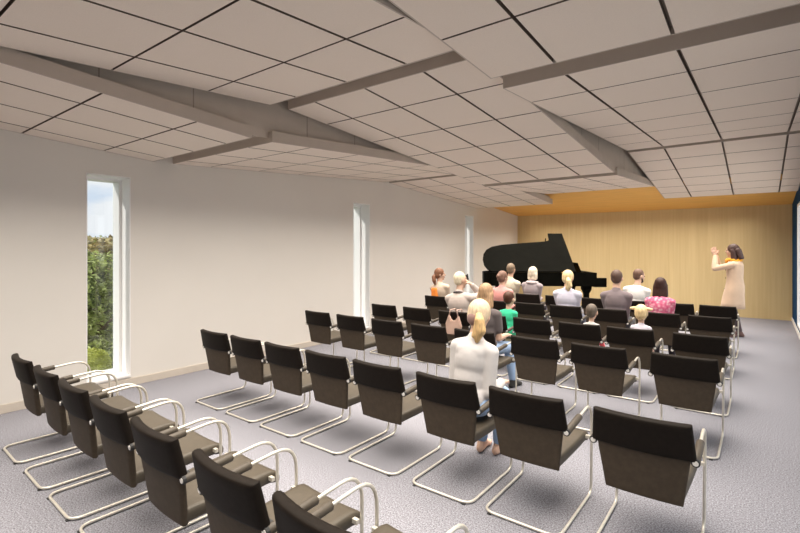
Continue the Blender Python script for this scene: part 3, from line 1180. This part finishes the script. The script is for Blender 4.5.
# man in cream
x, y = at_chair('F', 0, .04, .0)
person('person in cream shirt with cropped grey-brown hair directly before the piano lid', x, y, s=1.04, lean=.03, roll=.08, hair='short', hairc=(.22, .16, .11), top=(.66, .60, .48), sleeve='long', bottom=(.15, .13, .12), slim=1.02)
# woman in grey scarf
x, y = at_chair('F', 1, -.02, .0)
p = person('person with platinum hair and a grey scarf, seated in the front row', x, y, s=.97, lean=.06, roll=.03, hyaw=-.3, hair='bob', hairc=(.80, .70, .56), top=(.36, .31, .33), sleeve='long', bottom=(.06, .05, .06))
c_ = MB()
Tt = p['T']
for a in range(10):
    b_ = a * 2 * PI / 10
    c_.ell(Tt(.085 * math.cos(b_), -.01 + .075 * math.sin(b_), .455), (.045, .045, .035))
link('scarf', remesh(c_, .009, 3, cloth('grey_scarf', (.50, .44, .45), .2, 30), 'scarf'), p['root'])
# blonde woman in pale lilac
x, y = at_chair('E', 4, -.05, .0)
person('person in pale lilac shirt with blonde tied hair in the fifth row', x, y, s=.99, lean=.06, hair='pony', hairc=(.78, .60, .34), top=(.58, .57, .68), sleeve='long', bottom=(.10, .11, .16), slim=1.04)
# man in grey jacket
x, y = at_chair('E', 5, .04, .0)
person('person in mauve-grey jacket with short brown hair beside the floral top', x, y, s=1.02, lean=.04, hair='short', hairc=(.10, .058, .045), top=(.19, .155, .165), sleeve='long', bottom=(.06, .06, .07), slim=1.0)
# man in white shirt
x, y = at_chair('F', 4, -.02, .0)
p = person('person in white short-sleeved shirt looking right, with dark beard and brown hair', x, y, s=.985, lean=.12, roll=.06, hyaw=-.75, hpitch=.12, hair='short', hairc=(.15, .085, .06), top=(.70, .69, .68), sleeve='short', bottom=(.08, .09, .13), slim=1.02)
H, s_ = p['H'], p['s']
c_ = MB()
c_.ell(H(0, .052, -.088), (.046 * s_, .036 * s_, .030 * s_), p['hb'])
for sd in (1, -1):
    c_.caps(H(sd * .055, .02, -.045), .012, H(sd * .038, .05, -.09), .016)
link('beard', remesh(c_, .007, 2, hairm('dark_beard', (.05, .03, .02)), 'beard'), p['root'])


# woman in floral top
def floral():
    mm = bpy.data.materials.new('floral_print')
    mm.use_nodes = True
    t = mm.node_tree
    b = t.nodes['Principled BSDF']
    b.inputs['Roughness'].default_value = .85
    c = t.nodes.new('ShaderNodeTexCoord')
    v = t.nodes.new('ShaderNodeTexVoronoi')
    v.inputs['Scale'].default_value = 26
    r = t.nodes.new('ShaderNodeValToRGB')
    r.color_ramp.elements[0].color = (.80, .60, .62, 1)
    r.color_ramp.elements[1].color = (.50, .05, .14, 1)
    e = r.color_ramp.elements.new(.5)
    e.color = (.66, .17, .28, 1)
    t.links.new(c.outputs['Object'], v.inputs['Vector'])
    t.links.new(v.outputs['Distance'], r.inputs['Fac'])
    t.links.new(r.outputs['Color'], b.inputs['Base Color'])
    return mm


x, y = at_chair('E', 6, -.04, .0)
person('person in pink floral top with long dark brown hair, fifth row', x, y, s=.93, hk=.95, lean=.14, hair='long', hairc=(.04, .014, .010), topmat=floral(), sleeve='short', bottom=(.06, .05, .06), slim=.94)

# standing woman in beige coat, seen in profile
s_ = 1.0
CO = cloth('beige_coat_cloth', (.66, .49, .36), .04)
p = person('person standing by the oak wall in beige coat and mustard scarf, hands raised', -.36, 10.50, face=PI / 2 - .12, s=s_, hz=.925, stand=True, lean=.02, hpitch=.0,
           hair='long', hairc=(.075, .040, .035), topmat=CO, sleeve='long', bottom=(.10, .075, .08), legs='long', shoes=(.17, .11, .10), extra='coat', slim=.92,
           rpole=(.1, .9, -.5), lpole=(-.1, .9, -.5), hands=[(-.045, .29, 1.475), (.045, .29, 1.475)], hand_dir=((0, .25, 1), (1, 0, 0)), curl=.12, feet=[(-.09, .03, .085), (.09, -.06, .085)])
c_ = MB()
rings = [(.46, .150, .105), (.40, .180, .128), (.28, .172, .130), (.15, .160, .124), (.0, .205, .145), (-.15, .210, .162), (-.30, .198, .176), (-.395, .202, .184)]
vs, fs = [], []
nn = 28
for z, rx, ry in rings:
    for k in range(nn):
        a = 2 * PI * k / nn
        wob = 1 + (.035 * math.sin(5 * a + z * 6) if z < 0 else 0)
        vs.append((rx * math.cos(a) * wob, -.005 + ry * math.sin(a) * wob - min(0, z) * .09, .92 + z))
for j in range(len(rings) - 1):
    for k in range(nn):
        a, b = j * nn + k, j * nn + (k + 1) % nn
        fs.append((a, b, b + nn, a + nn))
c_.add(vs, fs)
co = c_.build('coat', CO, p['root'], True)
sm = co.modifiers.new('thick', 'SOLIDIFY')
sm.thickness = .012
c_ = MB()
for z in (.87, 1.07, 1.22):
    c_.ell((0, .155 if z < 1 else .138, z), (.012, .006, .012))
c_.build('coat_buttons', M_glide, p['root'], True)
c_ = MB()
for a in range(12):
    b_ = a * 2 * PI / 12
    c_.ell((.085 * math.cos(b_), .005 + .085 * math.sin(b_), .925 + .472 + .012 * math.sin(3 * b_)), (.045, .045, .036))
c_.ell((0, .10, 1.38), (.06, .05, .06))
link('scarf', remesh(c_, .009, 3, cloth('mustard_scarf', (.80, .36, .04), .15, 30), 'scarf'), p['root'])

c_ = MB()
H, s_ = p['H'], p['s']
for q in (-.05, 0, .05):
    c_.caps(H(q, -.085, .0), .05, H(q * 1.3, -.135, -.13), .034)
link('hair_back', remesh(c_, .009, 3, hairm('dark_hair_back', (.075, .040, .035)), 'hair_back'), p['root'])

# folded cloth bag over the back of a chair
x, y = ROWS['D'][1][2], ROWS['D'][0]
bg_ = empty('cloth_bag', x + .07, y - .645, .60)
tag(bg_, 'pinkish beige cloth bag hung on a chair back left of the white blouse', 'bag')
c_ = MB()
ou = [(-.10, -.14), (.10, -.14), (.13, -.02), (.08, .12), (.03, .05), (-.03, .05), (-.07, .13), (-.12, .0)]
vs = [(px, -.022, pz) for px, pz in ou] + [(px * .96, .022, pz) for px, pz in ou]
c_.add(vs, [tuple(range(7, -1, -1)), tuple(range(8, 16))] + [(i, (i + 1) % 8, 8 + (i + 1) % 8, 8 + i) for i in range(8)])
c_.build('pouch', cloth('blush_cloth', (.52, .36, .29), .1), bg_, bevel=.01)
c_ = MB()
c_.tube(round_path([(-.07, 0, .11), (-.05, .0, .19), (-.05, .135, .19), (-.05, .14, .12)], [.02, .02]), .008, 8)
c_.tube(round_path([(.07, 0, .10), (.05, .0, .19), (.05, .135, .19), (.05, .14, .12)], [.02, .02]), .008, 8)
c_.build('strap', cloth('blush_strap', (.48, .33, .27), .1), bg_, True)
